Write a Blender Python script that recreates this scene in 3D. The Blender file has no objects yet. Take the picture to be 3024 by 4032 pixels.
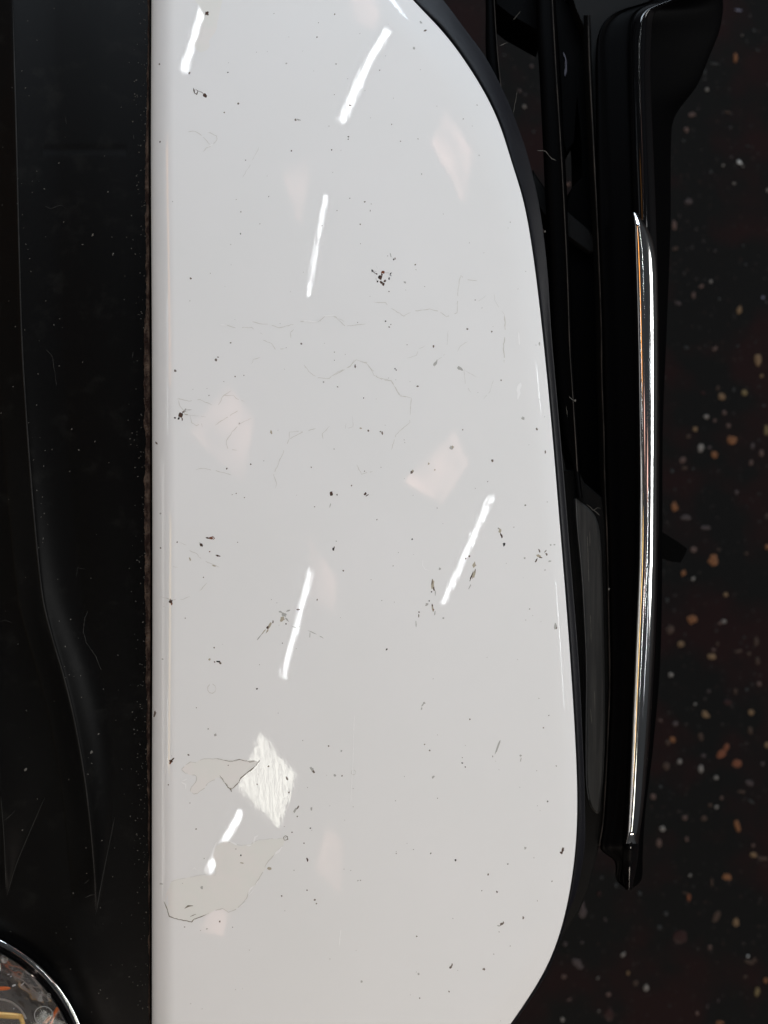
import bpy, bmesh, math, random
from mathutils import Vector, Matrix
from mathutils.geometry import tessellate_polygon
rnd = random.Random(7)
sc = bpy.context.scene
col = sc.collection

# ---------------------------------------------------------------- camera
S = 1e-4                      # metres on the z=0 plane per pixel of the photograph
CAMZ = 2016 * S / math.tan(math.radians(30))
cam = bpy.data.cameras.new("camera")
cam.sensor_fit = 'VERTICAL'; cam.sensor_height = 32.0
cam.lens = 16.0 / math.tan(math.radians(30))
cam.clip_start = 0.01; cam.clip_end = 60
cam.dof.use_dof = True; cam.dof.focus_distance = CAMZ + 0.002
cam.dof.aperture_fstop = cam.lens / 3.6
camo = bpy.data.objects.new("camera", cam); col.objects.link(camo)
camo.location = (0, 0, CAMZ)
sc.camera = camo
sc.view_settings.view_transform = 'Standard'; sc.view_settings.look = 'None'
sc.view_settings.exposure = 0.0; sc.view_settings.gamma = 1.0

# ---------------------------------------------------------------- dim hall around
w = bpy.data.worlds.new("World"); sc.world = w; w.use_nodes = True
w.node_tree.nodes['Background'].inputs[0].default_value = (0.85, 0.92, 1.0, 1)
w.node_tree.nodes['Background'].inputs[1].default_value = 0.035
sc.cycles.max_bounces = 8
sc.cycles.sample_clamp_indirect = 6.0

def P(u, v, z):               # a point at height z that lies on the line of sight of photo pixel (u, v)
    k = (CAMZ - z) / CAMZ * S
    return Vector(((u - 1512) * k, (2016 - v) * k, z))

def body(v): return -((v - 1900) * S) ** 2 / (2 * 1.25)          # the whole bumper bows gently
ZR = -0.0085                                                       # the grille side sits this much lower

def interp(pts, t):
    if t <= pts[0][0]: return pts[0][1]
    if t >= pts[-1][0]: return pts[-1][1]
    for i in range(len(pts) - 1):
        if pts[i][0] <= t <= pts[i + 1][0]:
            a, b = pts[i], pts[i + 1]
            f = (t - a[0]) / max(1e-9, b[0] - a[0])
            # monotone-ish hermite
            def sl(j):
                if j <= 0: return (pts[1][1] - pts[0][1]) / (pts[1][0] - pts[0][0])
                if j >= len(pts) - 1: return (pts[-1][1] - pts[-2][1]) / (pts[-1][0] - pts[-2][0])
                return (pts[j + 1][1] - pts[j - 1][1]) / (pts[j + 1][0] - pts[j - 1][0])
            h = b[0] - a[0]
            m0, m1 = sl(i) * h, sl(i + 1) * h
            f2, f3 = f * f, f * f * f
            return (2*f3 - 3*f2 + 1) * a[1] + (f3 - 2*f2 + f) * m0 + (-2*f3 + 3*f2) * b[1] + (f3 - f2) * m1

# ---------------------------------------------------------------- shape of the painted panel
REDGE = [(-300,1340),(-150,1500),(0,1622),(109,1732),(228,1823),(374,1914),(492,1969),(638,2014),(784,2060),(984,2096),
         (1203,2124),(1458,2151),(1750,2178),(2042,2202),(2351,2227),(2680,2251),(2935,2266),(3135,2273),(3318,2268),
         (3518,2242),(3700,2197),(3846,2133),(4032,2010),(4200,1890),(4400,1740)]
LEDGE = [(-300,596),(0,596),(600,594),(1400,598),(2400,600),(3200,598),(4400,598)]
_raw = [interp(REDGE, -420 + 4 * i) for i in range(1240)]
_ker = [math.exp(-(j / 13) ** 2 / 2) for j in range(-36, 37)]; _ks = sum(_ker)
_tab = [sum(k_ * _raw[min(1239, max(0, i + j - 36))] for j, k_ in enumerate(_ker)) / _ks for i in range(1240)]
def RE(v):                                         # smoothed outline of the panel's right edge
    x = min(1237.999, max(1.0, (v + 420) / 4)); i = int(x); f = x - i
    a, b, c, d_ = _tab[i-1], _tab[i], _tab[i+1], _tab[i+2]
    return 0.5 * (2*b + (c-a)*f + (2*a-5*b+4*c-d_)*f*f + (3*b-a-3*c+d_)*f**3)
def LE(v): return interp(LEDGE, v)
def panel_z(u, v):
    z = -((u - 1150) * S) ** 2 / (2 * 0.50) + body(v)
    t = min(1, max(0.0, 1 - (u - LE(v)) / 92))
    z -= 8e-3 * (1 - math.sqrt(1 - 0.975 * t * t))
    sl = (RE(v + 5) - RE(v - 5)) / 10
    d = (RE(v) - u) / math.sqrt(1 + sl * sl)
    wid = interp([(-300, 150), (400, 130), (2000, 75), (3000, 70), (3600, 110), (4300, 150)], v)
    t = min(1.2, max(0.0, 1 - d / wid))
    z -= 0.13 * wid * S * t ** 2.0
    if v < 1100:                                   # the crown falls away softly towards the upper corner
        f_ = min(1.0, (1100 - v) / 1500); q = max(0.0, 1 - d / 700)
        z -= 0.0019 * q ** 3 * f_ * f_ * (3 - 2 * f_)
    return z
def panel_pt(u, v, e=0.0):
    p = P(u, v, panel_z(u, v))
    if e:
        n = panel_n(u, v)
        p = p + n * e
    return p
def panel_n(u, v):
    a = P(u + 2, v, panel_z(u + 2, v)) - P(u - 2, v, panel_z(u - 2, v))
    b = P(u, v - 2, panel_z(u, v - 2)) - P(u, v + 2, panel_z(u, v + 2))
    return a.cross(b).normalized()

# ---------------------------------------------------------------- the hall's lamps, with unseen fill lights added
CEIL = 4.0
def mirror_hit(u, v, h=CEIL):                      # where on the ceiling the panel looks from (u, v)
    p = panel_pt(u, v); n = panel_n(u, v)
    d = (p - Vector((0, 0, CAMZ))).normalized()
    r = d - 2 * d.dot(n) * n
    return p + r * ((h - p.z) / r.z)
def area(name, loc, target, sx, sy, L, color, xdir=None):
    l = bpy.data.lights.new(name, 'AREA'); l.shape = 'RECTANGLE'; l.size = sx; l.size_y = sy
    l.energy = L * math.pi * sx * sy; l.color = color
    o = bpy.data.objects.new(name, l); col.objects.link(o)
    zax = (Vector(loc) - Vector(target)).normalized()
    x = Vector(xdir if xdir else (1, 0, 0)); x = (x - zax * x.dot(zax)).normalized()
    y = zax.cross(x)
    m = Matrix((x, y, zax)).transposed().to_4x4(); m.translation = Vector(loc)
    o.matrix_world = m
    return o
TUBES = [((830,-60),(722,285)), ((1530,120),(1345,480)), ((1284,770),(1213,1170)), ((1935,1955),(1743,2375)),
         ((1225,2245),(1115,2665)), ((948,3195),(822,3430))]
WID = [0.032, 0.029, 0.012, 0.016, 0.016, 0.029]
for (a, b), wd in zip(TUBES, WID):
    A = mirror_hit(*a); B = mirror_hit(*b)
    d = (B - A); ln = d.length; d.normalize(); c = (A + B) / 2
    print('tube', [round(x, 2) for x in c], round(ln, 2))
    side = Vector((-d.y, d.x, 0))
    for s in (-1, 1):
        q = c + side * s * wd * 0.66
        area('fluorescent_tube', q, q - Vector((0, 0, 1)), ln, wd * 0.60, 46, (0.93, 0.98, 1.0), d)
area('soft_fill', (-0.3, 4.8, 2.0), (0, 0, 0), 3.6, 1.5, 11.6, (0.75, 0.87, 1.0))  # unseen soft fill added for the cool daylight at the top
for z in (1.62, 2.12, 2.62):                       # unseen fill added at the right, in strips to stripe the chrome
    area('soft_fill', (4.4, 0.6, z), (0, 0, z - 2), 0.34, 3.0, 12.4, (0.98, 0.98, 0.97), (0, 0, 1))
for z in (1.3, 1.8):
    area('soft_fill', (-4.6, -1.2, z), (0, 0, 0), 0.28, 3.2, 2.0, (1.0, 0.97, 0.92), (0, 0, 1))  # faint unseen fill added at the left for the cover's facets
area('soft_fill', (0.6, -4.9, 1.9), (0, 0, 0), 3.4, 1.3, 9.2, (1.0, 0.87, 0.76))  # unseen warm fill added at the bottom side
area('amber_streak_light', (-3.0, 1.6, 2.7), (0, 0, 0), 0.34, 1.7, 3.6, (1.0, 0.40, 0.05), (1, 0, 0))  # this pair is unseen, added to give the chrome orange and yellow streaks
area('amber_streak_light', (-2.9, -0.9, 2.7), (0, 0, 0), 0.38, 1.7, 3.6, (1.0, 0.66, 0.24), (1, 0, 0))
for x, y, z, ln in ((2.9, 0.9, 2.8, 0.35), (2.9, -0.9, 2.8, 0.9), (-3.6, 1.0, 2.6, 1.0), (-3.6, -1.7, 2.6, 0.6)):
    area('fluorescent_tube', (x, y, z), (0, y, 0), 0.05, ln, 12, (0.9, 0.96, 1.0), (1, 0, 0))  # extra tubes added for streaks on the chrome and rolled panel edges

# ---------------------------------------------------------------- materials
def mat(name, base, rough=0.5, spec=0.5, metal=0.0, coat=0.0, coat_rough=0.03):
    m = bpy.data.materials.new(name); m.use_nodes = True
    b = m.node_tree.nodes['Principled BSDF']
    b.inputs['Base Color'].default_value = (*base, 1)
    b.inputs['Roughness'].default_value = rough
    b.inputs['Specular IOR Level'].default_value = spec
    b.inputs['Metallic'].default_value = metal
    b.inputs['Coat Weight'].default_value = coat
    b.inputs['Coat Roughness'].default_value = coat_rough
    return m
def nd(m, t, **kw):
    n = m.node_tree.nodes.new(t)
    for k, v in kw.items(): setattr(n, k, v)
    return n
def lk(m, a, b): m.node_tree.links.new(a, b)
def coords(m, scale=(1, 1, 1)):
    g = nd(m, 'ShaderNodeNewGeometry'); mp = nd(m, 'ShaderNodeMapping')
    mp.inputs['Scale'].default_value = scale
    lk(m, g.outputs['Position'], mp.inputs['Vector'])
    return mp.outputs[0]
def bsdf(m): return m.node_tree.nodes['Principled BSDF']
def noise(m, vec, scale, detail=3, rough=0.55):
    n = nd(m, 'ShaderNodeTexNoise'); n.inputs['Scale'].default_value = scale
    n.inputs['Detail'].default_value = detail; n.inputs['Roughness'].default_value = rough
    lk(m, vec, n.inputs['Vector']); return n.outputs['Fac']
def ramp(m, fac, stops):
    r = nd(m, 'ShaderNodeValToRGB'); e = r.color_ramp.elements
    while len(e) < len(stops): e.new(0.5)
    for el, (p, c) in zip(e, stops):
        el.position = p; el.color = (*c, 1) if len(c) == 3 else c
    lk(m, fac, r.inputs[0]); return r.outputs[0]
def bump(m, h, dist, strength=1.0, to=('Normal',)):
    b = nd(m, 'ShaderNodeBump'); b.inputs['Distance'].default_value = dist; b.inputs['Strength'].default_value = strength
    lk(m, h, b.inputs['Height'])
    for t in to: lk(m, b.outputs[0], bsdf(m).inputs[t])
    return b
def dusty(m, base, dust, scale, lo, hi, stretch=(1, 1, 1)):
    f = noise(m, coords(m, stretch), scale, 6, 0.65)
    lk(m, ramp(m, f, [(lo, base), (hi, dust)]), bsdf(m).inputs['Base Color'])

M_white = mat('white_clearcoat_paint', (0.80, 0.80, 0.80), 0.5, 0.25, coat=1.0, coat_rough=0.003)
vec = coords(M_white)
h1 = noise(M_white, vec, 480, 1, 0.5)
h2 = noise(M_white, coords(M_white, (1, 0.35, 1)), 820, 1, 0.5)
mx = nd(M_white, 'ShaderNodeMath', operation='MULTIPLY_ADD'); mx.inputs[1].default_value = 1.7
lk(M_white, h2, mx.inputs[0]); lk(M_white, h1, mx.inputs[2])
bump(M_white, mx.outputs[0], 4.0e-6, 1.0, ('Coat Normal',))
f = noise(M_white, vec, 14, 4, 0.6)
lk(M_white, ramp(M_white, f, [(0.3, (0.795, 0.80, 0.795)), (0.7, (0.82, 0.82, 0.82))]), bsdf(M_white).inputs['Base Color'])

M_base = mat('bare_undercoat', (0.70, 0.70, 0.665), 0.55, 0.15)
f = noise(M_base, coords(M_base), 60, 4, 0.6)
lk(M_base, ramp(M_base, f, [(0.35, (0.765, 0.77, 0.735)), (0.7, (0.80, 0.77, 0.75))]), bsdf(M_base).inputs['Base Color'])
M_crack = mat('crack_grey', (0.60, 0.59, 0.555), 0.7, 0.1)  # even grey for thin cracks and peel edges
M_crackd = mat('crack_dirt', (0.22, 0.20, 0.16), 0.8, 0.1)
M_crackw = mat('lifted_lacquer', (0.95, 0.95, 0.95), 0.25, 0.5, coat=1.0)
M_faint = mat('hairline_scratch', (0.66, 0.66, 0.64), 0.6, 0.1)
M_black = mat('black_chip', (0.02, 0.018, 0.018), 0.6, 0.2)
M_dark = mat('dark_chip', (0.15, 0.12, 0.10), 0.7, 0.2)
M_grey = mat('grey_scuff', (0.42, 0.42, 0.40), 0.7, 0.1)
M_rust = mat('rusty_dirt', (0.16, 0.055, 0.028), 0.8, 0.1)
M_brown = mat('brown_dirt', (0.075, 0.045, 0.035), 0.8, 0.1)
M_olive = mat('olive_smear', (0.42, 0.38, 0.30), 0.8, 0.1)

M_cover = mat('matte_black_plastic', (0.006, 0.006, 0.006), 0.45, 0.07)
f = noise(M_cover, coords(M_cover), 90, 8, 0.7)
lk(M_cover, ramp(M_cover, f, [(0.55, (0.0018, 0.0018, 0.0018)), (0.74, (0.0066, 0.0066, 0.0060))]), bsdf(M_cover).inputs['Base Color'])
bump(M_cover, noise(M_cover, coords(M_cover), 5000, 2), 2e-5, 0.6)
M_dirt = mat('dried_brown_dirt', (0.05, 0.035, 0.028), 0.9, 0.05)
dusty(M_dirt, (0.020, 0.012, 0.010), (0.10, 0.072, 0.055), 420, 0.42, 0.68, (1, 0.45, 1))
bump(M_dirt, noise(M_dirt, coords(M_dirt), 1500, 5), 1.5e-4, 0.8)
M_dust = mat('grey_dust', (0.10, 0.095, 0.085), 0.9, 0.05)
M_grain = mat('grained_black_plastic', (0.0032, 0.0032, 0.0055), 0.42, 0.25)  # blue of the cool light is tinted into the base
vo = nd(M_grain, 'ShaderNodeTexVoronoi', feature='DISTANCE_TO_EDGE'); vo.inputs['Scale'].default_value = 1500
lk(M_grain, coords(M_grain), vo.inputs['Vector'])
bump(M_grain, vo.outputs['Distance'], 1.2e-4, 0.9)
M_bar = mat('satin_black_plastic', (0.0008, 0.0008, 0.0010), 0.5, 0.02)
M_frame = mat('dull_black_plastic', (0.0075, 0.0073, 0.007), 0.55, 0.1)
dusty(M_frame, (0.0028, 0.0028, 0.0027), (0.0066, 0.0058, 0.0054), 60, 0.5, 0.8)
M_bead = mat('dusty_lit_bead', (0.03, 0.028, 0.026), 0.6, 0.2)  # dusty bead, lightened further so the edge seems to catch light
dusty(M_bead, (0.012, 0.011, 0.010), (0.055, 0.045, 0.038), 260, 0.4, 0.7, (1, 0.3, 1))
M_gloss = mat('gloss_black_plastic', (0.0025, 0.0025, 0.003), 0.06, 0.5)
bump(M_gloss, noise(M_gloss, coords(M_gloss), 120, 2), 3e-5, 0.6)
M_inset = mat('scuffed_grey_black_insert', (0.018, 0.018, 0.018), 0.45, 0.3)
dusty(M_inset, (0.013, 0.0135, 0.0135), (0.034, 0.034, 0.032), 200, 0.42, 0.75, (3.0, 0.10, 1))
M_chrome = mat('chrome', (0.84, 0.83, 0.82), 0.10, 0.5, metal=1.0)
bump(M_chrome, noise(M_chrome, coords(M_chrome, (1, 0.25, 1)), 150, 3), 6e-5, 1.0)
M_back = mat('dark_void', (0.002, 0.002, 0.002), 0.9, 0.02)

# ---------------------------------------------------------------- mesh helpers
def link(name, me, m, parent=None, smooth=False):
    me.materials.append(m)
    if smooth:
        for p in me.polygons: p.use_smooth = True
    o = bpy.data.objects.new(name, me); col.objects.link(o)
    if parent: o.parent = parent
    return o
def from_py(name, vs, fs, m, parent=None, smooth=False):
    me = bpy.data.meshes.new(name); me.from_pydata([tuple(x) for x in vs], [], fs); me.update()
    return link(name, me, m, parent, smooth)
def grid(name, rows, m, parent=None, smooth=True, faces=None):
    n, k = len(rows), len(rows[0])
    vs = [p for r in rows for p in r]
    fs = [(i*k+j, i*k+j+1, (i+1)*k+j+1, (i+1)*k+j) for i in range(n-1) for j in range(k-1)]
    me = bpy.data.meshes.new(name); me.from_pydata([tuple(x) for x in vs], [], [tuple(reversed(f)) for f in fs]); me.update()
    return link(name, me, m, parent, smooth)
def val(c, v): return interp(c, v) if isinstance(c, (list, tuple)) else c
def cat(p0, p1, p2, p3, t):
    return 0.5 * ((2*p1) + (-p0+p2)*t + (2*p0-5*p1+4*p2-p3)*t*t + (-p0+3*p1-3*p2+p3)*t*t*t)
def loft(name, cols, v0, v1, n, m, parent, sub=5, smooth=True, curved=True):
    # cols: list of (u(v), z(v)) curves from left to right
    rows = []
    for i in range(n + 1):
        v = v0 + (v1 - v0) * i / n
        pts = [(val(a, v), val(b, v)) for a, b in cols]
        row = []
        for j in range(len(pts) - 1):
            for s in range(sub):
                t = s / sub
                if curved:
                    q = [pts[max(0, j-1)], pts[j], pts[j+1], pts[min(len(pts)-1, j+2)]]
                    row.append((cat(*[x[0] for x in q], t), cat(*[x[1] for x in q], t)))
                else:
                    row.append((pts[j][0]*(1-t)+pts[j+1][0]*t, pts[j][1]*(1-t)+pts[j+1][1]*t))
        row.append(pts[-1])
        rows.append([P(a, v, z + body(v) + ZR) for a, z in row])
    return grid(name, rows, m, parent, smooth)
def chaikin(pts, n=2, closed=True):
    for _ in range(n):
        out = []
        L = len(pts)
        for i in range(L if closed else L - 1):
            a, b = pts[i], pts[(i+1) % L]
            out.append(tuple(a[k]*.75 + b[k]*.25 for k in range(len(a))))
            out.append(tuple(a[k]*.25 + b[k]*.75 for k in range(len(a))))
        if not closed: out = [pts[0]] + out + [pts[-1]]
        pts = out
    return pts
def prism(name, outline, z, depth, m, parent, bev=4, rounds=1, bz=None):
    # outline in photo pixels; zf = number or function (u, v)
    zf = z if callable(z) else (lambda u, v: z + body(v) + (ZR if u > 1500 else 0))
    pts = chaikin(outline, rounds) if rounds else outline
    ar = sum(pts[i][0]*pts[(i+1) % len(pts)][1] - pts[(i+1) % len(pts)][0]*pts[i][1] for i in range(len(pts)))
    if ar > 0: pts = pts[::-1]
    n = len(pts)
    inner = []
    for i in range(n):
        a, b, c = pts[i-1], pts[i], pts[(i+1) % n]
        t = Vector((c[0]-a[0], c[1]-a[1])); 
        if t.length < 1e-6: t = Vector((1, 0))
        t.normalize(); nn = Vector((-t.y, t.x))
        inner.append((b[0]-nn.x*bev*-1, b[1]-nn.y*bev*-1))
    def area2(q): return abs(sum(q[i][0]*q[(i+1) % n][1] - q[(i+1) % n][0]*q[i][1] for i in range(n)))
    if area2(inner) > area2(pts):
        inner = [(2*b[0]-i_[0], 2*b[1]-i_[1]) for b, i_ in zip(pts, inner)]
    bz = bz if bz is not None else bev * S
    vs = [P(u, v, zf(u, v)) for u, v in inner] + [P(u, v, zf(u, v) - bz) for u, v in pts]
    vs += [Vector((q.x, q.y, q.z - depth)) for q in vs[n:2*n]]
    fs = [tuple(t) for t in tessellate_polygon([[Vector((p[0], -p[1], 0)) for p in inner]])]
    fs2 = []
    for t in fs:
        a, b, c = [vs[k] for k in t]
        fs2.append(t if (b-a).cross(c-a).z > 0 else t[::-1])
    for i in range(n):
        j = (i+1) % n
        for base in (0, n):
            q = (base+i, base+j, base+n+j, base+n+i)
            fs2.append(q)
    me = bpy.data.meshes.new(name); me.from_pydata([tuple(x) for x in vs], [], fs2); me.update()
    b_ = bmesh.new(); b_.from_mesh(me); bmesh.ops.recalc_face_normals(b_, faces=b_.faces); b_.to_mesh(me); b_.free()
    return link(name, me, m, parent)

# ---------------------------------------------------------------- the bumper
bumper = bpy.data.objects.new('car_bumper', None); col.objects.link(bumper)
bumper.location = (0, 0, 0)
bumper['label'] = 'white and black car bumper with chrome strip and fog lamp, above the speckled floor'
bumper['category'] = 'bumper'

# painted panel
rows = []
for i in range(261):
    v = -260 + i * 4600 / 260
    l, r = LE(v), RE(v)
    us = []
    for j in range(29): us.append(l + 100 * (j / 28) ** 1.3)
    nmid = 70
    for j in range(1, nmid): us.append(l + 100 + (r - 160 - l - 100) * j / nmid)
    for j in range(31): us.append(r - 160 + 160 * (1 - (1 - j / 30) ** 1.3))
    row = [P(u, v, panel_z(u, v)) for u in us]
    a = row[0]; b = row[-1]
    row = [a + Vector((0.0004, 0, -0.006)), a + Vector((0, 0, -0.0008))] + row + [b + Vector((-0.0001, 0, -0.0006)), b + Vector((-0.0012, 0, -0.005))]
    rows.append(row)
panel = grid('painted_panel', rows, M_white, bumper)

# ---- marks on the paint
def blob(name, u, v, rw, rh, ang, m, e=2.5e-5, n=11, jag=0.35, parent=panel, seed=None):
    r = random.Random(seed if seed is not None else int(u * 7 + v * 13))
    vs = [panel_pt(u, v, e + 2e-5)]; fs = []
    ca, sa = math.cos(ang), math.sin(ang)
    for i in range(n):
        t = 2 * math.pi * i / n
        k = 1 + r.uniform(-jag, jag)
        a, b = rw * k * math.cos(t), rh * k * math.sin(t)
        vs.append(panel_pt(u + a*ca - b*sa, v + a*sa + b*ca, e * 0.5))
    for i in range(n): fs.append((0, 1 + (i+1) % n, 1 + i))
    return vs, fs
def add_blob(name, u, v, rw, rh, ang, m, **k):
    vs, fs = blob(name, u, v, rw, rh, math.radians(ang), m, **k)
    return from_py(name, vs, fs, m, panel)
def ribbon_geo(pts, wd, e=3e-5, wig=1.6, step=9, seed=0, ptf=panel_pt):
    r = random.Random(seed)
    out = []
    for i in range(len(pts) - 1):
        a, b = pts[i], pts[i+1]
        k = max(1, int(math.hypot(b[0]-a[0], b[1]-a[1]) / step))
        for j in range(k):
            t = j / k
            out.append((a[0]+(b[0]-a[0])*t + r.uniform(-wig, wig), a[1]+(b[1]-a[1])*t + r.uniform(-wig, wig)))
    out.append(pts[-1])
    vs, fs = [], []
    for i, p in enumerate(out):
        a, b = out[max(0, i-1)], out[min(len(out)-1, i+1)]
        t = Vector((b[0]-a[0], b[1]-a[1])); t = t.normalized() if t.length else Vector((1, 0))
        w_ = wd * r.uniform(0.45, 1.15) / 2
        if i in (0, len(out)-1): w_ *= 0.3
        vs += [ptf(p[0]-t.y*w_, p[1]+t.x*w_, e), ptf(p[0]+t.y*w_, p[1]-t.x*w_, e)]
    for i in range(len(out)-1): fs.append((2*i, 2*i+2, 2*i+3, 2*i+1))
    return vs, fs
def add_line(name, pts, wd, m, wig=1.6, e=3e-5):
    vs, fs = ribbon_geo(pts, wd, e, wig, seed=int(pts[0][0]+pts[0][1]))
    if m in (M_crack, M_faint) and len(fs) > 6:     # hairlines are broken here and there
        rb = random.Random(len(fs)); keep = []; on = 6
        for f_ in fs:
            on -= 1
            if on < -rb.randint(1, 3): on = rb.randint(3, 9)
            if on >= 0: keep.append(f_)
        fs = keep
    return from_py(name, vs, fs, m, panel)
def tr(pts, s, ou, ov): return [(ou + a*s, ov + b*s) for a, b in pts]

def patch(outline, m, e=1.6e-5):
    rr = random.Random(len(outline))
    pts = chaikin(outline, 1)
    pts = [(a + rr.uniform(-5, 5), b + rr.uniform(-5, 5)) for a, b in pts]
    pts = [(a + rr.uniform(-1.8, 1.8), b + rr.uniform(-1.8, 1.8)) for a, b in chaikin(pts, 1)]
    # fill with a grid clipped to the outline so it follows the curved panel
    bm = bmesh.new()
    tess = tessellate_polygon([[Vector((p[0], p[1], 0)) for p in pts]])
    bv = [bm.verts.new((p[0], p[1], 0)) for p in pts]
    for t in tess:
        try: bm.faces.new([bv[k] for k in t])
        except ValueError: pass
    u0, u1 = min(p[0] for p in pts), max(p[0] for p in pts)
    v0, v1 = min(p[1] for p in pts), max(p[1] for p in pts)
    x = u0 + 20
    while x < u1:
        bmesh.ops.bisect_plane(bm, geom=bm.verts[:]+bm.edges[:]+bm.faces[:], plane_co=(x, 0, 0), plane_no=(1, 0, 0)); x += 8
    y = v0 + 30
    while y < v1:
        bmesh.ops.bisect_plane(bm, geom=bm.verts[:]+bm.edges[:]+bm.faces[:], plane_co=(0, y, 0), plane_no=(0, 1, 0)); y += 30
    for q in bm.verts: q.co = panel_pt(q.co.x, q.co.y, e)
    for f_ in bm.faces:
        f_.normal_update()
        if f_.normal.z < 0: f_.normal_flip()
    me = bpy.data.meshes.new('peeled_patch'); bm.to_mesh(me); bm.free()
    return link('peeled_patch', me, m, panel, True), pts
k = 0.4522
PA = tr([(265,700),(330,665),(400,660),(460,630),(560,635),(680,660),(760,640),(850,665),(900,655),(940,665),(870,740),(762,820),(755,845),(690,900),(660,885),
         (585,780),(510,830),(440,905),(370,950),(330,930),(335,890),(400,800),(340,775),(290,770),(262,730)], k, 600, 2700)
PB = tr([(560,1385),(640,1355),(700,1370),(740,1385),(840,1390),(890,1360),(920,1345),(1050,1330),(1150,1330),(1165,1350),(1120,1410),(1060,1470),(985,1560),
         (975,1600),(930,1680),(880,1750),(835,1800),(820,1850),(780,1900),(730,1945),(660,1970),(610,1940),(570,1950),(470,1990),(360,2035),(340,2055),
         (210,2030),(150,2010),(130,1950),(100,1880),(150,1760),(160,1705),(330,1665),(480,1640),(555,1650),(550,1530),(520,1480),(535,1410)], k, 600, 2700)
PC = [(735,-40),(880,-40),(862,60),(850,130),(822,150),(828,190),(790,205),(762,196),(785,120),(812,60)]
pa, pap = patch(PA, M_base); pa['label'] = 'dull grey spot where the lacquer has flaked off'
pb, pbp = patch(PB, M_base); pb['label'] = 'large dull spot where the lacquer has flaked off'
patch(PC, M_base)
add_line('peel_edge', pap + [pap[0]], 3.0, M_crack, 0.6)
add_line('peel_edge', PA[11:16], 3.4, M_crackd, 1.2)
add_line('peel_edge', PA[4:9], 2.6, M_crackd, 1.2)
add_line('peel_edge', PB[0:12], 2.6, M_faint, 1.2)
add_line('peel_edge', PB[11:24], 3.4, M_crack, 1.2)
add_line('peel_edge', PB[23:30], 3.8, M_crackd, 1.2)
add_line('peel_edge', PB[31:38], 2.4, M_faint, 1.2)
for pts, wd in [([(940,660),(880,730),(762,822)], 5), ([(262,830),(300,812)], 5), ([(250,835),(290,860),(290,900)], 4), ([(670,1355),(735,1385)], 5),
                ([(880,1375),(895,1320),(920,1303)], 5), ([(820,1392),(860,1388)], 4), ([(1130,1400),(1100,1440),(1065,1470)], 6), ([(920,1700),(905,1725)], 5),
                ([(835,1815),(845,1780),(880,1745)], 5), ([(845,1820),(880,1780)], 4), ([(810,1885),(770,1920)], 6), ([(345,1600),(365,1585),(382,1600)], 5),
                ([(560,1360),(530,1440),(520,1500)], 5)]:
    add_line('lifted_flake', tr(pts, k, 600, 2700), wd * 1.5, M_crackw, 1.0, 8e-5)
for pts, wd in [([(935,650),(900,700),(770,800),(755,830)], 5), ([(660,885),(685,905),(690,925)], 7), ([(360,2035),(345,2058)], 8), ([(380,1990),(330,2010)], 3),
                ([(280,1940),(310,1920),(355,1915)], 7), ([(1150,1325),(1175,1310),(1180,1340),(1160,1345)], 3)]:
    add_line('scratch', tr(pts, k, 600, 2700), wd, M_crackd, 1.0, 5e-5)

k8 = 0.6028; k2 = 0.7233; k4 = 0.5425
CR = []
for pts in [[(285,315),(360,320),(400,355),(480,405),(540,375),(650,360),(720,380),(760,410),(830,385),(835,230),(850,140),(880,165),(960,175)],
            [(0,400),(80,435),(110,470),(200,460)], [(0,805),(50,770),(130,735),(170,692),(240,710),(285,790),(340,820),(400,830),(450,920),(530,940),(520,1100),(430,1180),(400,1280)],
            [(1070,255),(1075,300),(1100,350),(1140,400)], [(770,500),(765,610)], [(900,572),(850,600),(830,640)], [(680,745),(690,700),(750,655)],
            [(875,750),(880,850),(920,905)], [(880,760),(960,805)], [(1065,820),(1045,900),(1000,950)], [(500,680),(560,665),(580,620),(620,600)],
            [(145,1060),(150,1130),(100,1140),(105,1105)], [(965,310),(1020,270)]]:
    CR.append((tr(pts, k8, 1300, 1000), 2.4, M_faint if len(pts) < 5 else M_crack))
CR.append((tr([(1140,400),(1142,480),(1138,560),(1130,620),(1137,660),(1135,710)], k8, 1300, 1000), 4.0, M_crack))
CR.append((tr([(600,-260)], 1, 0, 0), 0, None)) if False else None
for pts in [[(135,650),(200,663),(260,655),(335,690),(360,685),(385,635),(430,605)], [(385,632),(440,632),(455,650),(500,665)], [(140,655),(150,690),(175,720),(205,722)],
            [(340,795),(400,755),(468,715)], [(540,755),(470,790),(435,830),(402,880),(410,920),(462,930)], [(205,740),(215,780),(240,795),(268,785),(272,805)],
            [(668,1140),(675,1110),(660,1060),(700,970),(745,870),(820,830),(890,812)], [(745,865),(745,830),(820,828)], [(930,870),(925,840),(965,798)],
            [(370,245),(410,250),(440,262),(540,262),(600,300)], [(540,230),(600,245),(640,245),(690,265),(780,240),(830,225),(900,232),(950,195),(1000,205),(1050,255),(1160,243)],
            [(600,330),(650,350),(670,380),(720,378)], [(825,465),(860,510),(900,535),(960,540),(1010,510),(1080,470),(1100,440),(1160,455),(1205,500),(1225,535),(1300,550),(1350,635),(1410,645)],
            [(540,462),(550,435),(588,425)], [(235,1035),(280,1028),(360,1045),(430,1065)], [(755,320),(750,290),(770,272)], [(1110,1010),(1140,1060),(1200,1045)]]:
    CR.append((tr(pts, k2, 600, 1100), 2.4, M_crack))
for pts in [[(200,370),(240,385),(255,405),(300,435),(365,462)], [(45,620),(100,640),(165,636),(205,620)], [(258,590),(298,545)], [(110,455),(140,462)], [(150,325),(185,340)]]:
    CR.append((tr(pts, k2, 600, 1900), 2.4, M_crack))
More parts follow.
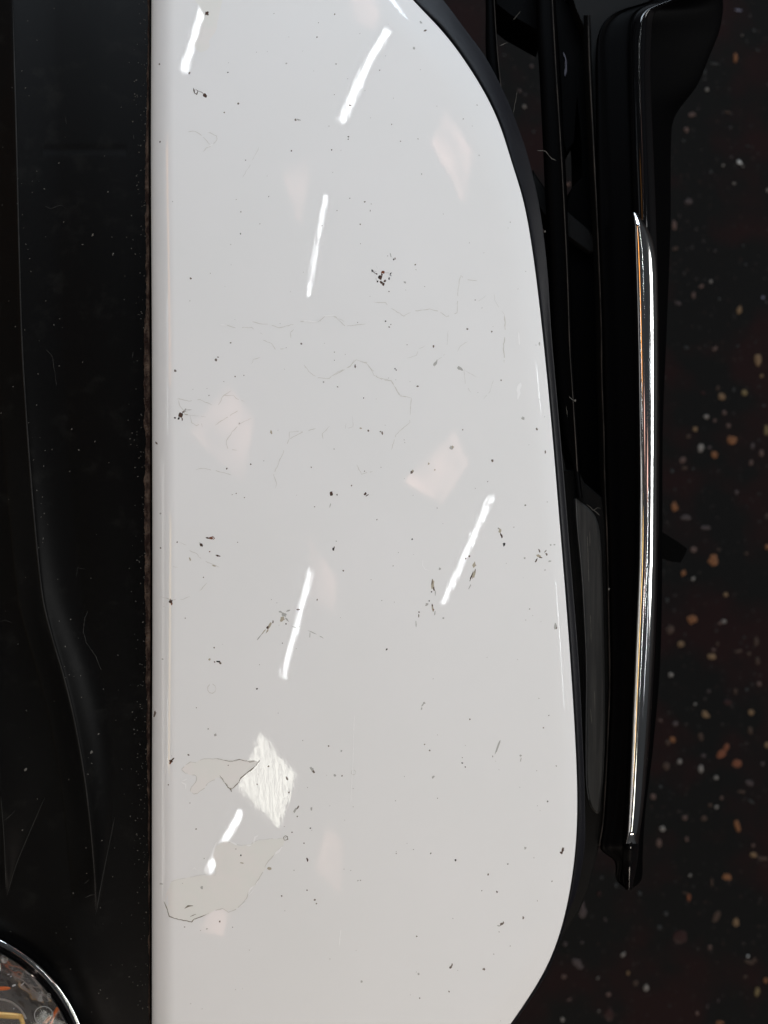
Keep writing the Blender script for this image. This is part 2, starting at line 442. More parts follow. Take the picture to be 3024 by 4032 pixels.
CR += [([(740,520),(768,516),(800,540),(828,570)], 2.6, M_crack), ([(820,520),(852,535),(855,550),(838,570),(812,582),(800,598)], 2.6, M_crack),
       ([(1020,580),(990,640),(955,700)], 2.2, M_faint)]
for pts, wd, m in CR: add_line('scratch', pts, wd, m, 1.4)
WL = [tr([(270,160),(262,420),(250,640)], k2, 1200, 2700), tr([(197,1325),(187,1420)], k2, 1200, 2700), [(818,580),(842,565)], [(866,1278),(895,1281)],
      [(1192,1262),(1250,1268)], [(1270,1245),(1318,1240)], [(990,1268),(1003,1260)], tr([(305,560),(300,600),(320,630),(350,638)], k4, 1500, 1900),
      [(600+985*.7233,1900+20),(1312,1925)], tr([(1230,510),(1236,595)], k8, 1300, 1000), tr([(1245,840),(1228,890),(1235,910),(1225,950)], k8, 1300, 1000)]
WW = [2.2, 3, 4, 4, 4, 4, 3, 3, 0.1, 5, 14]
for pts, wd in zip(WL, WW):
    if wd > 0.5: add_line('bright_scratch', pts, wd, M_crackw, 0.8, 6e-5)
# ring marks
for u, v, r, m in [(600+323*k2, 1900+1122*k2, 17, M_crack), (600+550*k, 2700+20*k, 0, M_crack), (1200+265*k2, 2700+472*k2, 9, M_crack), (1124, 3300, 8, M_crackd)]:
    if r: add_line('ring_mark', [(u+r*math.cos(t*.7), v+r*1.1*math.sin(t*.7)) for t in range(10)], 2.6, m, .6)
# chips and dirt
B, Dk, G, R_, Br, Ol = M_black, M_dark, M_grey, M_rust, M_brown, M_olive
CH = [(815,53,9,9,0,Br),(745,288,4,6,20,Dk),(807,377,7,9,-40,Br),(897,285,3,3,0,B),(628,252,4,4,0,Dk),(938,408,4,4,0,Dk),(883,443,3,3,0,Dk),(630,558,3,4,0,Br),
      (1163,472,5,4,0,Dk),(1176,472,11,3,10,G),(1378,415,5,4,0,Dk),(1306,590,3,3,0,Br),(1372,538,3,3,0,B),(1371,548,3,3,0,B),(1147,594,3,3,0,Br),(1577,556,3,2,0,Dk),
      (1660,685,3,4,0,G),(1657,88,6,5,40,G),(1675,120,7,4,-20,Dk),(1630,190,5,5,0,G),(967,631,3,2,0,Dk),(947,920,3,3,0,B),(751,1097,5,4,0,Dk),(1418,883,3,3,0,Dk),
      (1436,795,3,3,0,Dk),(1058,774,2,2,0,B),(1323,252,3,2,0,Dk),(1127,250,4,3,0,G),(1248,146,3,3,0,Dk),(1318,56,3,3,0,Dk),
      (1498,1093,9,11,0,Br),(1494,1090,6,7,0,B),(1508,1071,7,7,30,R_),(1504,1082,4,5,0,Br),(1503,1112,7,5,30,Br),(1509,1119,5,7,0,Br),(1515,1106,5,4,-30,Br),(1466,1066,4,5,0,B),
      (1486,1108,4,4,40,B),(1532,1096,3,5,0,B),(1483,1078,4,3,40,Br),(1550,1021,4,4,0,B),(1538,1005,2,9,-15,G),(1556,1018,2,5,-20,Dk),(1532,1148,3,3,0,Dk),
      (712,1635,9,11,20,Br),(724,1622,7,4,-30,Dk),(704,1648,4,7,20,B),(689,1645,4,4,0,B),(733,1632,9,2,10,Ol),(717,1650,3,7,0,Br),(728,1617,3,8,30,G),
      (850,1417,6,6,0,Dk),(858,1406,3,3,0,Dk),(690,1460,5,5,0,Dk),(616,1745,3,8,-40,Dk),(908,1350,3,3,0,Dk),(1186,1353,4,4,0,Dk),(1274,1504,4,3,40,G),(1068,1702,4,8,0,Ol),
      (823,1557,2,2,0,Br),(893,1845,3,4,0,Br),(987,1828,3,3,0,Br),(1384,1912,3,3,0,Dk),(1438,1945,5,7,30,Br),(1446,1950,8,2,-40,Br),(1305,1944,6,9,0,Br),(1327,1948,4,3,0,Dk),
      (1300,1990,2,9,15,G),(832,2120,9,5,5,R_),(818,2118,9,3,5,Br),(792,2146,8,6,30,Br),(826,2172,3,3,0,R_),(858,2188,9,4,15,Br),(843,2228,8,3,10,Ol),(672,2368,8,10,10,Br),
      (676,2378,4,5,0,R_),(1312,2162,4,7,0,B),(1316,2156,2,6,10,Dk),(1623,2123,3,4,0,B),(1352,2247,3,3,0,Dk),(1249,2361,2,5,0,Dk),(748,2202,3,8,-20,Ol),
      (632,2158,3,3,0,Dk),(825,2597,5,5,0,Ol),(860,2605,9,4,0,B),(868,2612,5,4,40,Dk),(845,2607,3,3,0,Dk),(843,2550,3,3,0,Dk),(1012,2712,4,4,0,B),(640,2595,4,3,0,G),(632,2022,4,4,0,G),
      (1522,2557,4,5,20,B),(1985,2144,5,7,0,B),(1968,2090,6,10,0,Ol),(1974,2108,4,12,-20,Br),(1962,2080,2,3,0,Dk),(2068,1989,3,3,0,B),(2066,2198,4,4,0,G),
      (2120,2188,9,7,30,Ol),(2124,2168,3,9,-25,Dk),(2112,2205,3,9,30,Br),(2127,2195,7,3,10,Br),(2148,2170,8,2,-50,Dk),(2152,2182,4,7,-20,Dk),(2164,2210,7,4,0,G),(2183,2145,4,3,0,G),
      (2168,2146,4,3,0,G),(1867,2225,7,13,15,Ol),(1866,2262,5,20,18,Ol),(1856,2270,3,22,20,Br),(1870,2250,2,14,10,Dk),(1850,2310,2,14,25,G),(1848,2190,3,4,0,Dk),(1834,2199,3,4,0,Dk),
      (1704,2300,6,20,0,Ol),(1702,2296,3,18,5,Br),(1708,2318,3,9,-10,Br),(1699,2330,3,3,0,B),(1714,2335,2,12,0,G),(1704,2395,4,13,-5,Ol),(1702,2385,3,7,0,Br),(1706,2402,3,5,0,R_),
      (1690,2366,3,3,0,B),(1680,2380,5,8,30,G),(1649,2425,2,9,0,Dk),(1650,2410,3,3,0,Dk),(1745,2434,4,4,0,G),(1638,2458,2,12,0,G),(1712,2415,2,9,10,G),(1732,2240,4,5,0,G),
      (2187,2466,6,16,10,G),(2191,2473,3,5,0,Dk),(1062,2462,4,17,28,Ol),(1055,2470,5,8,30,Br),(1038,2488,2,16,38,Ol),(1022,2508,2,16,38,G),(1075,2448,3,6,0,Dk),(1052,2485,3,10,30,Ol),
      (1104,2409,7,4,10,G),(1118,2420,12,7,30,G),(1112,2436,9,12,20,Ol),(1136,2404,9,3,-20,G),(1130,2440,3,12,-40,G),(1175,2400,8,3,0,Dk),(1160,2470,12,2,20,G),(1230,2490,22,1.5,25,G),
      (1265,2508,9,1.5,30,G),(1126,2457,3,3,0,Br),(1220,2500,1.5,12,5,G),
      (2216,3347,5,12,15,Br),(2210,3358,6,5,40,Br),(2060,3613,4,6,0,Dk),(1975,3638,7,5,-30,Dk),(1965,3645,7,3,0,G),(1982,3632,3,5,10,Dk),(1775,3807,8,4,-50,Dk),(1779,3800,3,6,20,Dk),
      (1905,3816,5,5,0,Dk),(1957,3512,4,4,0,Br),(1793,3387,4,5,0,B),(1696,3360,3,3,0,B),(1820,3004,4,3,20,B),(1832,3020,3,3,0,Dk),(2156,3156,3,3,0,B),(2068,3340,5,6,0,G),
      (1240,3543,4,4,0,Dk),(1209,3381,5,4,40,Br),(1211,3388,3,5,0,Br),(1423,3865,5,5,0,G),(1664,2776,3,9,40,G),(1670,2768,5,5,0,G),(1660,2790,3,6,20,G),(1768,3904,3,4,0,Dk),
      (1652,3930,3,3,0,Dk),(1648,3835,4,5,0,G),(1641,3687,3,3,0,Br),(1922,3443,3,5,20,Dk),(1999,3402,3,3,0,Dk),(1850,2832,3,3,0,Dk),(2140,2866,3,3,0,Dk),(1672,2931,3,2,0,Dk),
      (1692,2955,3,4,-30,Dk),(1940,2978,2,4,0,Dk),(2050,2975,5,4,0,G),(2051,2990,2,8,10,G),(1960,2940,3,30,20,G),(1705,3060,5,7,40,G),(1228,3029,6,12,-30,G),(1234,3038,4,9,-30,Dk),
      (1294,2937,3,4,10,Dk),(1344,2957,4,4,0,G),(1347,3055,3,3,0,Dk),(1318,3052,5,5,0,G),(1162,3190,4,12,30,G),(1172,3180,3,10,30,Dk),(1226,3184,5,7,0,G),(1171,3215,3,3,0,Dk),
      (1130,3065,4,9,-20,Dk),(1137,3120,3,4,0,Dk),(1057,3017,5,3,-30,Dk),(1012,3088,3,3,0,Dk),(672,2997,7,6,0,Br),(680,2990,4,8,40,Br),(670,3005,5,4,0,R_),(663,3090,3,3,0,Dk),
      (742,2972,4,3,40,Dk),(610,2812,5,12,10,Dk),(848,2893,6,5,0,G),(820,2870,3,3,0,G),(948,3368,4,4,0,B),(772,3264,3,3,0,Dk),(804,3380,3,3,0,G),(865,3628,4,4,40,Dk),(1109,3528,3,3,0,Dk),
      (1197,3320,3,3,0,Dk),(1222,3261,3,3,0,B),(1150,3277,3,3,0,Dk),(1209,3505,3,3,0,Dk),(1246,3558,3,3,0,Dk),(635,3480,7,3,0,G),(795,3495,7,6,0,G),(952,3398,9,3,15,Ol),(1060,3420,8,6,0,Ol),
      (727,3650,3,2,0,Dk),(815,3657,4,3,0,G),(1777,1764,7,9,20,G),(1782,1760,5,6,0,Ol),(1622,1859,6,8,30,Dk),(1625,1855,4,5,0,Ol),(1688,1826,4,5,0,Ol),(1712,1850,3,3,0,Ol),(1645,1521,5,4,0,Dk),
      (1939,1813,5,6,20,Dk),(2114,1690,4,5,-20,Dk),(2059,1647,6,7,0,G),(2147,1780,3,7,0,Dk),(2128,1592,0.1,0.1,0,G),(1635,1042,3,3,0,Dk),(1518,1265,3,3,0,B),(1532,1288,3,3,0,Dk),
      (1707,1364,3,6,0,Dk),(1840,1296,4,4,0,Dk),(1936,1306,3,4,0,Dk),(1399,1443,3,8,0,Dk),(1555,1452,3,3,0,B),(1560,1457,3,3,0,Dk),(1973,1497,3,3,0,Dk),(2069,1989,3,3,0,Dk),
      (1450,1696,4,4,0,Dk),(1420,1686,5,3,0,Ol),(1505,1705,3,7,-20,Dk),(1498,1700,3,3,0,Dk),(1560,1110,0.1,0.1,0,G),(1594,1112,4,5,-40,G),(1849,1554,0.1,0.1,0,G),(1810,1450,14,6,30,G),
      (1715,1430,5,14,35,G),(2124,1354,3,8,0,G)]
nchip = 0
for u, v, a, b, an, m in CH:
    if a < 1: continue
    add_blob('dirt_speck' if m in (M_rust, M_brown, M_olive) else 'paint_chip', u, v, a * .95, b * .95, an, m); nchip += 1
# squiggles of dirt
for pts, wd, m in [([(762,346),(766,366),(774,372),(780,358),(770,352)], 5, Br), ([(780,358),(795,364),(806,374)], 3, Dk), ([(1466,1066),(1482,1070)], 3, B), ([(1466,1068),(1474,1074),(1483,1080)], 4, B),
                   ([(1514,1073),(1524,1075),(1531,1074),(1532,1082)], 2.4, G), ([(1543,1073),(1537,1076),(1536,1085),(1542,1086)], 4, B), ([(1484,1048),(1485,1058)], 2.4, G),
                   ([(1480,1095),(1484,1108)], 2.4, Dk), ([(1501,1104),(1497,1112),(1502,1118),(1508,1112)], 4, Br), ([(824,2116),(838,2112),(845,2120),(838,2126)], 4, R_),
                   ([(784,2136),(796,2142),(800,2150)], 3, Br), ([(725,1615),(755,1613)], 2.2, G), ([(728,1633),(800,1640),(812,1642)], 2, M_faint)]:
    add_line('dirt_streak', pts, wd, m, 0.6, 5e-5)
# countless tiny specks: one part
vs, fs = [], []
r = random.Random(3)
for i in range(210):
    v = r.uniform(0, 4032); u = r.uniform(640, RE(v) - 20)
    s = r.choice([1.0, 1.1, 1.3, 1.6, 2.1])
    a, b = blob('x', u, v, s * r.uniform(.8, 1.3), s * r.uniform(.8, 1.5), r.uniform(0, 3), None, n=6, jag=.3, seed=i)
    o_ = len(vs); vs += a; fs += [tuple(x + o_ for x in q) for q in b]
o = from_py('dust_specks', vs, fs, M_dark, panel); o['kind'] = 'stuff'
print('chips', nchip)

# ---------------------------------------------------------------- lower black cover, left in the picture
C1 = [(-300,44),(0,50),(500,64),(1000,76),(1350,87),(1700,108),(2050,136),(2350,168),(2500,203),(2669,253),(2854,297),(3108,340),(3428,371),(3606,376),(4400,380)]
C1H = [(-300,.0030),(900,.0032),(1500,.0042),(2200,.0062),(2700,.0085),(3200,.0070),(3450,.0032),(3606,0),(4400,0)]
C1R = [(-300,170),(2600,150),(3000,120),(3217,85),(3430,38),(3606,8),(4400,8)]
C2 = [(-300,-90),(2400,-60),(2900,-25),(3130,2),(3300,16),(3520,25),(3600,26),(4400,26)]
C2H = [(2300,0),(2900,.003),(3200,.0035),(3420,.0020),(3540,0),(4400,0)]
C2R = [(-300,300),(2900,260),(3130,180),(3520,6),(4400,6)]
FC = (-260, 4261)
def ridge(u, c, h, wl, wr, soft=8):
    d = u - c
    w_ = wl if d < 0 else wr
    x = math.sqrt(d * d + soft * soft) - soft
    return h * max(0.0, 1 - x / max(8, w_)) ** (1.15 if d < 0 else 1.8)
def cover_z(u, v):
    z = body(v) - 0.0105 - 0.010 * (max(0, u - 330) / 260) ** 2.4 * 0.25
    z += ridge(u, interp(C1, v), max(0, interp(C1H, v)), 90, interp(C1R, v))
    z += ridge(u, interp(C2, v), max(0, interp(C2H, v)), 60, interp(C2R, v))
    z -= 0.00015 * math.exp(-((v - 590) / 14) ** 2) * (1 if 170 < u < 500 else 0)
    rr = math.hypot(u - FC[0], v - FC[1])
    z -= 0.0035 * math.exp(-((rr - 640) / 60) ** 2)
    if rr < 618: z -= 0.05 * min(1, (618 - rr) / 20)
    z += 0.0045 * math.exp(-((u - 300) / 120) ** 2 - ((v - 3990) / 330) ** 2)
    return z
rows = []
us = [-200 + 3.2 * j for j in range(247)] + [590]
for i in range(421):
    v = -200 + 4450 * i / 420
    rows.append([P(min(u, 590), v, cover_z(u, v)) for u in us])
cover = grid('lower_cover', rows, M_cover, bumper)
def cover_pt(u, v, e=0): return P(u, v, cover_z(u, v) + e)
# caked dirt along the seam
r = random.Random(11)
rows = []
wv = 0
for i in range(900):
    v = -150 + i * 4.9
    wv = 0.85 * wv + r.uniform(-1.7, 1.9)
    base = interp([(-150,8),(300,9),(500,12),(900,18),(1100,14),(1400,30),(1700,26),(2000,30),(2500,24),(3000,15),(3500,5),(4400,2)], v)
    wd = max(1.5, base * .75 + wv)
    ue = LE(v) - 8
    rows.append([P(ue - wd, v, cover_z(ue - wd, v) + 1e-4), P(ue - wd * .55, v, cover_z(ue - wd * .5, v) + 7e-4 + r.uniform(-1, 1) * 1.5e-4),
                 P(ue - 2, v, cover_z(ue, v) + 9e-4), P(ue + 1.5, v, cover_z(ue, v) - 2e-4)])
grid('seam_dirt', rows, M_dirt, bumper, False)
# painted glints along the crests of the moulded creases
M_crest = mat('crest_glint', (0.03, 0.03, 0.03), 0.5, 0.2)
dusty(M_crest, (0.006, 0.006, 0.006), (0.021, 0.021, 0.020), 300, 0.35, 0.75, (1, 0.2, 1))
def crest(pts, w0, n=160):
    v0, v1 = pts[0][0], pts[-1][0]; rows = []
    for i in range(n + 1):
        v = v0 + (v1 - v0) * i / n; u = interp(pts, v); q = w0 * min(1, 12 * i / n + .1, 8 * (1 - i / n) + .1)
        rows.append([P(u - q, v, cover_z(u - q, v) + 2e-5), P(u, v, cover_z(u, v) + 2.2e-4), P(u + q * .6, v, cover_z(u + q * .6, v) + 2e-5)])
    grid('crest_glint', rows, M_crest, cover)
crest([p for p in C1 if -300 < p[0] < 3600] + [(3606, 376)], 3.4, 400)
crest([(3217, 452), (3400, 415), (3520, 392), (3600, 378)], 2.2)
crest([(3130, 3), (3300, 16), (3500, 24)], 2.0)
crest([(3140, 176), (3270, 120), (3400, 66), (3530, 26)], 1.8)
# a dark body behind the seams
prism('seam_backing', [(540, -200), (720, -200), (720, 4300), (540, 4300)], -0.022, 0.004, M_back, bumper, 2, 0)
# dust caught on the cover
vs, fs = [], []
def flat_blob(u, v, a, b, an, ptf, n=7, jag=.4, rr=r, e=1.2e-4):
    o_ = len(vs); vs.append(ptf(u, v, e + 5e-5))
    ca, sa = math.cos(an), math.sin(an)
    for i in range(n):
        t = 2*math.pi*i/n; kk = 1 + rr.uniform(-jag, jag)
        x, y = a*kk*math.cos(t), b*kk*math.sin(t)
        vs.append(ptf(u + x*ca - y*sa, v + x*sa + y*ca, e * .4))
    for i in range(n): fs.append((o_, o_+1+(i+1) % n, o_+1+i))
for i in range(420):
    v = r.uniform(0, 4000)
    q = r.random()
    if q < .66: u = 590 - abs(r.gauss(0, 30)) - 8
    elif q < .8: u = interp(C1, v) + abs(r.gauss(30, 50))
    else: u = r.uniform(0, 560)
    if math.hypot(u - FC[0], v - FC[1]) < 660: continue
    flat_blob(u, v, r.uniform(.8, 2.6), r.uniform(.8, 3.2), r.uniform(0, 3), cover_pt)
o = from_py('dust_grains', vs, fs, M_dust, cover); o['kind'] = 'stuff'
M_hair = mat('dull_fibre', (0.035, 0.034, 0.032), 0.9, 0.05)
HAIR = [([(345,2405),(332,2440),(328,2490),(340,2530),(375,2580),(400,2640)], 2.2), ([(180,1375),(205,1400),(218,1480),(222,1520)], 1.6), ([(225,3350),(205,3620)], .1),
        ([(255,455),(262,490)], 1.4), ([(175,810),(200,822),(225,812),(245,808),(258,822)], 1.6), ([(333,3535),(355,3524),(372,3522)], 3), ([(335,2240),(305,2235),(300,2270)], 1.6),
        ([(524,1385),(520,1410)], 3), ([(525,530),(527,550)], 3), ([(0,2448),(20,2440),(45,2452)], 1.8), ([(15,3230),(40,3212),(60,3190)], 2.2), ([(330,3480),(352,3462)], 2)]
for pts, wd in HAIR:
    if wd < .5: continue
    a, b = ribbon_geo(pts, wd, 2.5e-4, 1.0, 9, 5, cover_pt)
    from_py('dust_hair', a, b, M_hair, cover)
for u, v, a in [(360,2962,8),(100,3030,9),(270,3070,3),(388,2890,5),(170,2120,4),(205,1770,3),(275,1855,3),(425,755,4),(445,1000,5),(365,925,6),(282,1690,4)]:
    vs, fs = [], []; flat_blob(u, v, a * .5, a, .5, cover_pt, 9)
    from_py('dust_spot', vs, fs, M_dust, cover)

# ---------------------------------------------------------------- fog lamp
lamp = bpy.data.objects.new('fog_lamp', None); col.objects.link(lamp); lamp.parent = bumper
def circ_sweep(name, prof, m, parent, n=220, a0=-100, a1=20):
    # prof: list of (radius px, z)
    rows = []
    for i in range(n + 1):
        a = math.radians(a0 + (a1 - a0) * i / n)
        rows.append([P(FC[0] + r_ * math.cos(a), FC[1] + r_ * math.sin(a), z) for r_, z in prof])
    o_ = grid(name, rows, m, parent)
    bm = bmesh.new(); bm.from_mesh(o_.data)
    bmesh.ops.recalc_face_normals(bm, faces=bm.faces)
    if sum(f_.normal.z for f_ in bm.faces) < 0: bmesh.ops.reverse_faces(bm, faces=bm.faces)
    bm.to_mesh(o_.data); bm.free()
    return o_
zr = -0.0065 + body(4050)
circ_sweep('chrome_ring', [(609 + 13 * math.cos(t), zr + 0.0016 * math.sin(t)) for t in [math.pi * i / 12 for i in range(-2, 15)]], M_chrome, lamp)
M_band = mat('dark_chrome_band', (0.10, 0.085, 0.085), 0.12, 0.5, metal=1.0)
circ_sweep('dark_band', [(598, zr - 0.001), (590, zr - 0.003), (580, zr - 0.0042), (571, zr - 0.0045), (567, zr - 0.007)], M_band, lamp)
M_refl = mat('reflector_metal', (0.66, 0.63, 0.60), 0.16, 0.5, metal=0.86)
bump(M_refl, noise(M_refl, coords(M_refl), 150, 1), 1.6e-3, 0.8)
circ_sweep('reflector', [(569 - 569 * t, zr - 0.006 - 0.030 * (1 - (1 - t) ** 2)) for t in [i / 24 for i in range(24)]], M_refl, lamp)
M_amber = mat('amber_reflection', (0.62, 0.14, 0.03), 0.18, 0.5)
M_gold = mat('gold_reflection', (0.95, 0.62, 0.22), 0.25, 0.5, metal=0.9)
M_gold.node_tree.nodes['Principled BSDF'].inputs['Metallic'].default_value = 0.35
def pill(name, a, b, wd, z, m, parent, seg=14, rad=8):
    # rounded bar from a to b in picture pixels
    A, B_ = P(a[0], a[1], z), P(b[0], b[1], z); d = (B_ - A); ln = d.length; d.normalize()
    side = Vector((-d.y, d.x, 0)); vs, fs = [], []
    for i in range(seg + 1):
        t = i / seg; rr = wd * S * math.sqrt(max(0.0, 1 - (2*t-1) ** 4)) + 1e-6
        for j in range(rad):
            an = 2*math.pi*j/rad
            vs.append(A + d*ln*t + side*rr*math.cos(an) + Vector((0, 0, rr*.7*math.sin(an))))
    for i in range(seg):
        for j in range(rad):
            fs.append((i*rad+j, i*rad+(j+1) % rad, (i+1)*rad+(j+1) % rad, (i+1)*rad+j))
    me = bpy.data.meshes.new(name); me.from_pydata([tuple(x) for x in vs], [], fs); me.update()
    b_ = bmesh.new(); b_.from_mesh(me); bmesh.ops.recalc_face_normals(b_, faces=b_.faces); b_.to_mesh(me); b_.free()
    return link(name, me, m, parent, True)
M_glint = mat('glint_metal', (0.75, 0.80, 0.85), 0.25, 0.5, metal=0.3)  # pale pills put in as glints on the reflector
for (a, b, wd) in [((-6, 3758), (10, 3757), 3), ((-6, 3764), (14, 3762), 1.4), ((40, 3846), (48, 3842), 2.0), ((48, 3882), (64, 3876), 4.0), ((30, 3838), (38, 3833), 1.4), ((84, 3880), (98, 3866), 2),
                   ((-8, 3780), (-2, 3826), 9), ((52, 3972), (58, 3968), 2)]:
    pill('reflector_glint', a, b, wd, zr - .008, M_glint, lamp, 8, 6)
zl = zr - 0.009  # orange and gold reflections in the lamp, put in as coloured bars
pill('amber_bulb_reflection', (-60, 3893), (44, 3890), 9, zl, M_amber, lamp)
pill('gold_bar_reflection', (-60, 3990), (98, 4002), 14, zl - .002, M_gold, lamp)
pill('gold_end_reflection', (78, 3990), (95, 4040), 11, zl - .0015, M_gold, lamp)
pill('reflection_streak', (226, 3958), (196, 4046), 6, zr - .0068, M_amber, lamp)
pill('reflection_streak', (208, 3990), (150, 4060), 8, zl - .0015, mat('copper_tint', (0.45, 0.22, 0.14), .3, .5, metal=.4), lamp)
rows = []
for i in range(40):
    a = math.radians(-100 + 80 * i / 39)
    rows.append([P(-10 + rr * math.cos(a), 4052 + rr * math.sin(a) * 1.0, zl + dz) for rr, dz in [(124, -.002), (120, .0006), (116, -.002)]])
grid('bulb_shroud', rows, mat('shroud_edge', (0.42, 0.38, 0.36), .3, .5), lamp)
# clear lens with raised lettering
M_lens = mat('clear_lens', (1, 1, 1), 0.03, 0.5)
bsdf(M_lens).inputs['Transmission Weight'].default_value = 1.0
bsdf(M_lens).inputs['IOR'].default_value = 1.25
def lens_z(r_): return zr - 0.0035 + 0.0035 * (1 - (r_ / 572) ** 2)
top = [(572 * (1 - i / 20), lens_z(572 * (1 - i / 20))) for i in range(20)]
bot = [(a, z - 0.0012) for a, z in top[::-1]]
lens = circ_sweep('lens', top + bot + [top[0]], M_lens, lamp)
M_emb = mat('moulded_lettering', (0.30, 0.30, 0.29), 0.25, 0.5)
def text(name, s, u, v, size, rot, z, parent, m):
    cu = bpy.data.curves.new(name, 'FONT'); cu.body = s; cu.size = size * S; cu.extrude = 0.8e-4; cu.align_x = 'CENTER'; cu.align_y = 'CENTER'
    cu.offset = -0.9e-4 * size / 40
    o_ = bpy.data.objects.new(name, cu); col.objects.link(o_)
    dg = bpy.context.evaluated_depsgraph_get(); dg.update()
    me = bpy.data.meshes.new_from_object(o_.evaluated_get(dg))
    bpy.data.objects.remove(o_)
    me.materials.clear()
    t = link(name, me, m, parent)
    t.location = P(u, v, z); t.rotation_euler = (0, 0, rot)
    return t
lz = zr - 0.0022
text('lettering', '04B', 158, 3924, 27, math.radians(-90), lz, lamp, M_emb)
text('lettering', '02A', 192, 3928, 22, math.radians(-90), lz, lamp, M_emb)
text('lettering', 'E4', 170, 3996, 26, math.radians(-90), lz, lamp, M_emb)
rows = []
for i in range(49):
    a = 2*math.pi*i/48
    rows.append([P(172 + rr*math.cos(a), 3998 + rr*math.sin(a)*.95, lz + dz) for rr, dz in [(38, 0), (36.5, 1.5e-4), (35, 0)]])
grid('approval_mark_ring', rows, M_emb, lamp)

# ---------------------------------------------------------------- grille side, right in the picture
def off(c, d): return [(v, u + (interp(d, v) if isinstance(d, list) else d)) for v, u in c]
# grained trim following the painted panel
TR = [(-300,1450),(-100,1650),(0,1740),(120,1832),(230,1912),(380,1990),(492,2035),(600,2072),(760,2112),(900,2136),(1084,2156),(1300,2170),(1600,2196),(1900,2222),
      (2200,2246),(2600,2278),(3000,2298),(3200,2304),(3318,2303),(3420,2290),(3518,2268),(3600,2236),(3700,2207),(3846,2145),(4032,2022),(4200,1902),(4400,1752)]
ZT = -0.0062
loft('grained_trim', [(off(REDGE, -12), ZT-.006), (off(REDGE, 2), ZT), (off(REDGE, [(0,30),(900,12),(3400,9),(3700,4),(4300,4)]), ZT+.0010), (off(TR, -3), ZT - .0012), (TR, ZT-.003), (off(TR, -3), ZT-.016)],
     -250, 4300, 320, M_grain, bumper, 4)
# inner lighter face of the surround between the trim and the ridge line
RL = [(-300,2290),(0,2312),(275,2322),(600,2338),(918,2354),(1286,2368),(1483,2370),(1706,2378),(1896,2382),(2113,2391),(2450,2398),(2696,2401),(2939,2392),(3100,2384),(3243,2374),(3330,2360)]
BAR1R = [(-300,2160),(0,2175),(280,2190),(551,2207),(820,2222),(1102,2235),(1378,2244),(1503,2252),(1774,2269),(1856,2274),(1990,2290)]
BAR1L = [(-300,2105),(115,2115),(300,2126),(600,2141),(760,2148),(1000,2160),(1300,2168),(1700,2212),(1850,2262),(1990,2286)]
loft('grille_bar', [(off(BAR1L, 6), -.030), (BAR1L, -.012), (off(BAR1R, -14), -.0095), (off(BAR1R, -1), -.009), (off(BAR1R, 8), -.012), (off(BAR1R, 14), -.030)], -250, 1960, 140, M_bar, bumper, 3)
loft('edge_bead', [(off(BAR1R, -4), -.0096), (off(BAR1R, -1), -.0084), (off(BAR1R, 2.5), -.0096)], -250, 1856, 140, M_bead, bumper, 3)
# short bar at the top left of the grille
B0R = [(-300,1935),(0,1945),(200,1957),(368,1974)]
B0L = [(-300,1890),(0,1912),(200,1914),(300,1928),(350,1962),(368,1972)]
loft('grille_bar', [(off(B0L, 4), -.030), (B0L, -.014), (off(B0R, -6), -.012), (B0R, -.0115), (off(B0R, 3), -.03)], -250, 366, 40, M_bar, bumper, 3)
loft('edge_bead', [(off(B0R, -3), -.0118), (B0R, -.0108), (off(B0R, 3), -.0118)], -250, 362, 60, M_bead, bumper, 3)
# cross braces
prism('cross_brace', [(1952,15),(1952,-120),(2140,-120),(2140,135),(2113,120),(2010,62)], -0.022, 0.02, M_bar, bumper, 4, 0)
prism('cross_brace', [(2095,660),(2110,690),(2170,775),(2240,840),(2345,925),(2345,1010),(2240,935),(2175,885),(2120,820),(2100,760)], -0.020, 0.012, M_frame, bumper, 5, 1)
# inner wall between the openings and the ridge line
prism('grille_inner_wall', [(2170,-120),(2222,-120),(2222,0),(2264,50),(2301,125),(2312,200),(2325,500),(2345,900),(2372,1300),(2372,1700),(2372,1960),(2276,1960),(2262,1820),(2160,1400),(2150,1100),(2150,900),
                            (2235,875),(2226,830),(2232,792),(2250,742),(2290,700),(2287,560),(2272,380),(2262,560),(2228,600),(2215,540),(2205,300),(2190,100)], -0.024, 0.02, M_bar, bumper, 4, 0)
prism('inner_duct', [(2212,200),(2262,200),(2262,560),(2240,590),(2222,590)], -0.032, 0.02, M_bar, bumper, 3, 1)
add = [(2218,205),(2228,235),(2229,268),(2224,300)]
a_, b_ = ribbon_geo(add, 9, 0, .3, 9, 2, lambda u, v, e: P(u, v, -.0235 + body(v) + ZR)); from_py('clip_edge', a_, b_, mat('blue_grey_clip', (.06, .06, .085), .3, .4), bumper)
# lighter surround plate at the top and its narrow leg beside the gloss moulding
prism('grille_surround', [(2218,-150),(2640,-150),(2620,20),(2540,60),(2440,70),(2380,100),(2352,160),(2350,260),(2356,500),(2362,900),(2366,1100),(2352,900),(2336,600),(2316,230),(2303,120),(2264,32)],
      -0.017, 0.01, M_frame, bumper, 4, 0)
loft('edge_bead', [(off(RL, -4), -.0125), (off(RL, 0), -.0112), (off(RL, 4), -.0125)], 100, 3330, 260, M_bead, bumper, 3)
loft('ridge_face', [(off(RL, -26), -.030), (off(RL, -18), -.0175), (off(RL, -3), -.0122), (off(RL, 5), -.0125), (off(RL, 12), -.02)], 60, 3322, 200, M_frame, bumper, 3)
